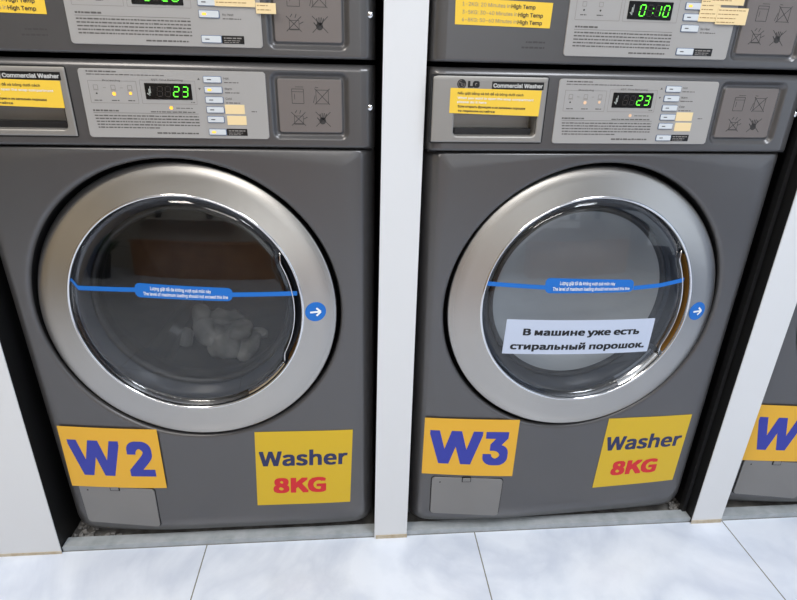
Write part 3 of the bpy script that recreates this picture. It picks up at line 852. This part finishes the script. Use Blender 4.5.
# ------------------------------------------------------------------ laundry and debris
def lumps(name, cx, cy, cz, n, spread, rad, m, seed, thin=1., flat=.8):
    r = random.Random(seed); bm = bmesh.new()
    for i in range(n):
        mt = Matrix.Translation((cx+r.gauss(0,spread[0]), cy+r.gauss(0,spread[1]), cz+abs(r.gauss(0,spread[2]))))
        mt = mt @ Matrix.Rotation(r.uniform(0,PI),4,'Z') @ Matrix.Rotation(r.uniform(-.6,.6),4,'X') @ Matrix.Diagonal((r.uniform(.6,1.5),r.uniform(.6,1.2)*thin,flat*r.uniform(.5,1.),1))
        bmesh.ops.create_icosphere(bm, subdivisions=3, radius=rad*r.uniform(.6,1.2), matrix=mt)
    me = bpy.data.meshes.new(name); bm.to_mesh(me); bm.free()
    from mathutils import noise
    for v in me.vertices:
        d = noise.noise_vector(v.co*(.55/rad)); v.co += d*rad*.38+noise.noise_vector(v.co*(2.2/rad))*rad*.16
        dx, dz = v.co.x-DX, v.co.z-(DZ+.0088); q = math.hypot(dx, dz)          # kept inside the drum, behind the bowl
        if q > .250: v.co.x = DX+dx*.250/q; v.co.z = DZ+.0088+dz*.250/q
        v.co.y = min(max(v.co.y, .19), .48)
    return link(name, me, m, None, True)
CLOTH = mat('pale_wet_cloth', (236,236,230), .85, noise=(14,(170,172,170),.4,.65), bump=(60,.5))
o = lumps('laundry', .275, .29, .350, 16, (.060,.04,.030), .045, CLOTH, 4)
tag(o, 'heap of pale wet laundry behind the door glass of the washer marked W2', 'laundry')

def lint(name, x, y, n, spread, seed, label):
    r = random.Random(seed); bm = bmesh.new()
    for i in range(n):
        mt = Matrix.Translation((x+r.uniform(-1,1)*spread[0], y+r.uniform(-1,1)*spread[1], .003+r.uniform(0,.006))) @ Matrix.Rotation(r.uniform(0,PI),4,'Z') @ Matrix.Diagonal((r.uniform(.6,2),r.uniform(.5,1.2),r.uniform(.3,.9),1))
        bmesh.ops.create_icosphere(bm, subdivisions=1, radius=r.uniform(.0025,.0065), matrix=mt)
    me = bpy.data.meshes.new(name); bm.to_mesh(me); bm.free()
    for v in me.vertices: v.co += Vector((r.uniform(-1,1),r.uniform(-1,1),r.uniform(-1,1)))*.0012; v.co.z = max(v.co.z, .0002)
    return tag(link(name, me, DUST), label, 'lint', None, 'stuff')
lint('lint_clump', 1.378, .060, 90, (.018,.045), 3, 'grey lint and debris on the floor at right of the washer marked W3')
lint('lint_clump', .010, .055, 60, (.020,.035), 5, 'grey lint and debris on the floor at lower left of the washer marked W2')
lint('lint_clump', .070, .030, 10, (.012,.004), 8, 'small pale crumbs behind the kerb under the washer marked W2')

# ------------------------------------------------------------------ the setting
def struct(name, mb, m): return tag(mb.build(name, m), kind='structure')
X0, X1, YB, H = -2.4, 3.4, -3.4, 2.75
struct('floor', MB().box(X0, X1, YB, -.004, -.05, 0), TILE)
struct('floor_recess', MB().box(X0, X1, -.004, .80, -.05, -.0005), CONC)
PY = -.009
def leaning(x0, x1, y0, y1, l0, l1):       # an upright whose edges lean a little
    return MB().add([(x0,y0,0),(x1,y0,0),(x1+l1*H,y0,H),(x0+l0*H,y0,H),(x0,y1,0),(x1,y1,0),(x1+l1*H,y1,H),(x0+l0*H,y1,H)],
        [(0,1,2,3),(7,6,5,4),(0,4,5,1),(1,5,6,2),(2,6,7,3),(3,7,4,0)])
struct('wall_left', leaning(X0, -.0200, PY, PY+.002, 0, .014), WALLW)
struct('wall_left_core', leaning(X0, -.0206, PY+.002, .76, 0, .014), DARKW)
struct('wall_center', leaning(.6470, .7192, PY, PY+.002, .0095, .0035), WALLW)
struct('wall_center_core', leaning(.6478, .7186, PY+.002, .76, .0095, .0035), DARKW)
struct('wall_right', MB().box(1.3895, 1.4620, PY, PY+.002, 0, H), WALLW)
struct('wall_right_core', MB().box(1.3897, 1.4610, PY+.002, .76, 0, H), DARKW)
struct('wall_far_right', MB().box(2.1140, X1, PY, .76, 0, H), WALLW)
struct('wall_front', MB().box(X0, X1, .78, .86, 0, H), DARKW)
for i, (a, b) in enumerate(((-.0194,.6504),(.7196,1.3894),(1.4621,2.1139))):
    V, F = loft([(rr(a,b,0.0002,.0125,.002,2), .022),(rr(a,b,0.0002,.0125,.002,2), -.0035)])
    F.append(tuple(range(len(V)//2)))
    tag(mesh('trim_%d' % (i+1), V, F, KERB), kind='structure')
# grubby sealant at the foot of the partitions
struct('baseboard_center', MB().box(.6502,.7198,PY-.0012,PY,.0,.0095), GRIME)
struct('baseboard_right', MB().box(1.3888,1.4628,PY-.0012,PY,.0,.0095), GRIME)
struct('baseboard_left', MB().box(X0,-.0190,PY-.0012,PY,.0,.0065), GRIME)
struct('trim_4', MB().box(1.3790,1.3872,.016,.030,.001,1.9), mat('black_edge_strip',(30,30,31),.3))
struct('wall_back', MB().box(X0, X1, YB-.1, YB, 0, H), BACKW)
struct('wall_side_left', MB().box(X0-.1, X0, YB, .0, 0, H), WARMW)
struct('wall_side_right', MB().box(X1, X1+.1, YB, .0, 0, H), COOLW)
struct('ceiling', MB().box(X0, X1, YB, .8, H, H+.1), CEIL)

# ------------------------------------------------------------------ behind the camera, seen only as reflections
for x0, x1, lb in ((-1.5,.75,'long low brown wooden counter by the back wall, behind where one stands'),(1.55,3.1,'shorter low brown wooden counter by the back wall, towards the right')):
    b = thing('wooden_counter', ((x0+x1)/2, YB+.25, 0)); tag(b, lb, 'counter', 'wooden counters by the back wall'); h = (x1-x0)/2
    MB().box(-h,h,-.2,.2,.0,.47).build('body', WOOD, b)
    MB().box(-h-.02,h+.02,-.2,.22,.47,.50).build('top', WOOD, b)
def plant(x, y, z, label, seed, s=1.):
    r = random.Random(seed); p = thing('potted_plant', (x,y,z)); tag(p, label, 'plant', None)
    V, F = revolve([(0,0),(.07*s,0),(.10*s,.16*s),(.085*s,.16*s),(.08*s,.13*s),(0,.13*s)], 24)
    mesh('pot', [(a,c,b_) for a,b_,c in V], F, POT, p, True)
    mb = MB()
    for k in range(46):
        a = r.uniform(0,2*PI); l = r.uniform(.18,.34)*s; t = r.uniform(.5,1.25); w = .028*s
        base = Vector((.03*s*math.cos(a), .03*s*math.sin(a), .13*s)); d = Vector((math.cos(a)*math.cos(t), math.sin(a)*math.cos(t), math.sin(t)))
        sd = Vector((-math.sin(a), math.cos(a), 0))*w; m1 = base+d*l*.55+Vector((0,0,.02)); e = base+d*l-Vector((0,0,.05*s))
        mb.add([base, m1+sd, e, m1-sd], [(0,1,2,3)])
    mb.build('foliage', GREEN, p)
for x0, x1, lb in ((-1.5,0.,'white shelf on the back wall, above the long wooden counter'),(1.9,2.95,'white shelf on the back wall, above the shorter wooden counter')):
    sh = thing('wall_shelf', ((x0+x1)/2,YB+.11,.80)); tag(sh, lb, 'shelf'); h = (x1-x0)/2
    MB().box(-h,h,-.108,.11,0,.02).build('board', BACKW, sh)
for i, (x, lb) in enumerate(((-1.15,'left plant on the shelf above the long wooden counter'),(-.40,'right plant on the shelf above the long wooden counter'),(2.21,'left plant on the shelf above the shorter counter'),(2.62,'right plant on the shelf above the shorter counter'))):
    plant(x, YB+.20, .8205, 'leafy green plant in dark pot, '+lb, i+1, .55)
plant(-1.80, -2.55, 0, 'large bushy floor plant left of the long wooden counter', 9, 2.0)

# ------------------------------------------------------------------ light
def area(name, loc, rot, sx, sy, e, col):
    L = bpy.data.lights.new(name, 'AREA'); L.shape = 'RECTANGLE'; L.size = sx; L.size_y = sy; L.energy = e; L.color = col
    o = bpy.data.objects.new(name, L); C.objects.link(o); o.location = loc; o.rotation_euler = rot; return o
# two ceiling panels of the shop, then an added fill near the back
area('overhead_area', (-.4,-1.1,H-.03), (0,0,0), .6, 1.2, 46, (1,.94,.85))
area('overhead_area', (1.7,-1.1,H-.03), (0,0,0), .6, 1.2, 43, (.90,.95,1))
area('overhead_area', (.6,-2.5,H-.03), (0,0,0), 1.2, .4, 24, (1,.97,.93))  # added fill, brightens the back wall and its reflection in the door glass
# daylight through the shop front, behind and to the right of the camera
area('window_daylight', (X1-.05,-1.9,1.35), (math.radians(90),0,math.radians(90)), 1.8, 1.9, 13, (.80,.90,1))
area('window_daylight', (1.6,YB+.05,1.5), (math.radians(90),0,0), 1.6, 1.6, 8, (.84,.92,1))
w = bpy.data.worlds.new('world'); bpy.context.scene.world = w; w.use_nodes = True
w.node_tree.nodes['Background'].inputs[0].default_value = (.8,.88,1,1); w.node_tree.nodes['Background'].inputs[1].default_value = .3

# ------------------------------------------------------------------ camera
cd = bpy.data.cameras.new('camera'); cam = bpy.data.objects.new('camera', cd); C.objects.link(cam)
cd.sensor_fit = 'HORIZONTAL'; cd.sensor_width = 36; cd.lens = 540.635/797*36; cd.clip_start = .02
right = Vector((0.99663983,-0.07896719,0.02175379)); down = Vector((-0.01197323,-0.40318721,-0.91503919)); fwd = Vector((0.08102892,0.91170404,-0.40277793))
M = Matrix((right, -down, -fwd)).transposed().to_4x4(); M.translation = Vector((.60923763,-.89968344,.9753851))
cam.matrix_world = M
sc = bpy.context.scene; sc.camera = cam
sc.view_settings.view_transform = 'Standard'; sc.view_settings.look = 'None'; sc.view_settings.gamma = 1; sc.view_settings.use_curve_mapping = False
sc.view_settings.exposure = -.24
sc.cycles.max_bounces = 8; sc.cycles.transparent_max_bounces = 12; sc.cycles.use_denoising = True
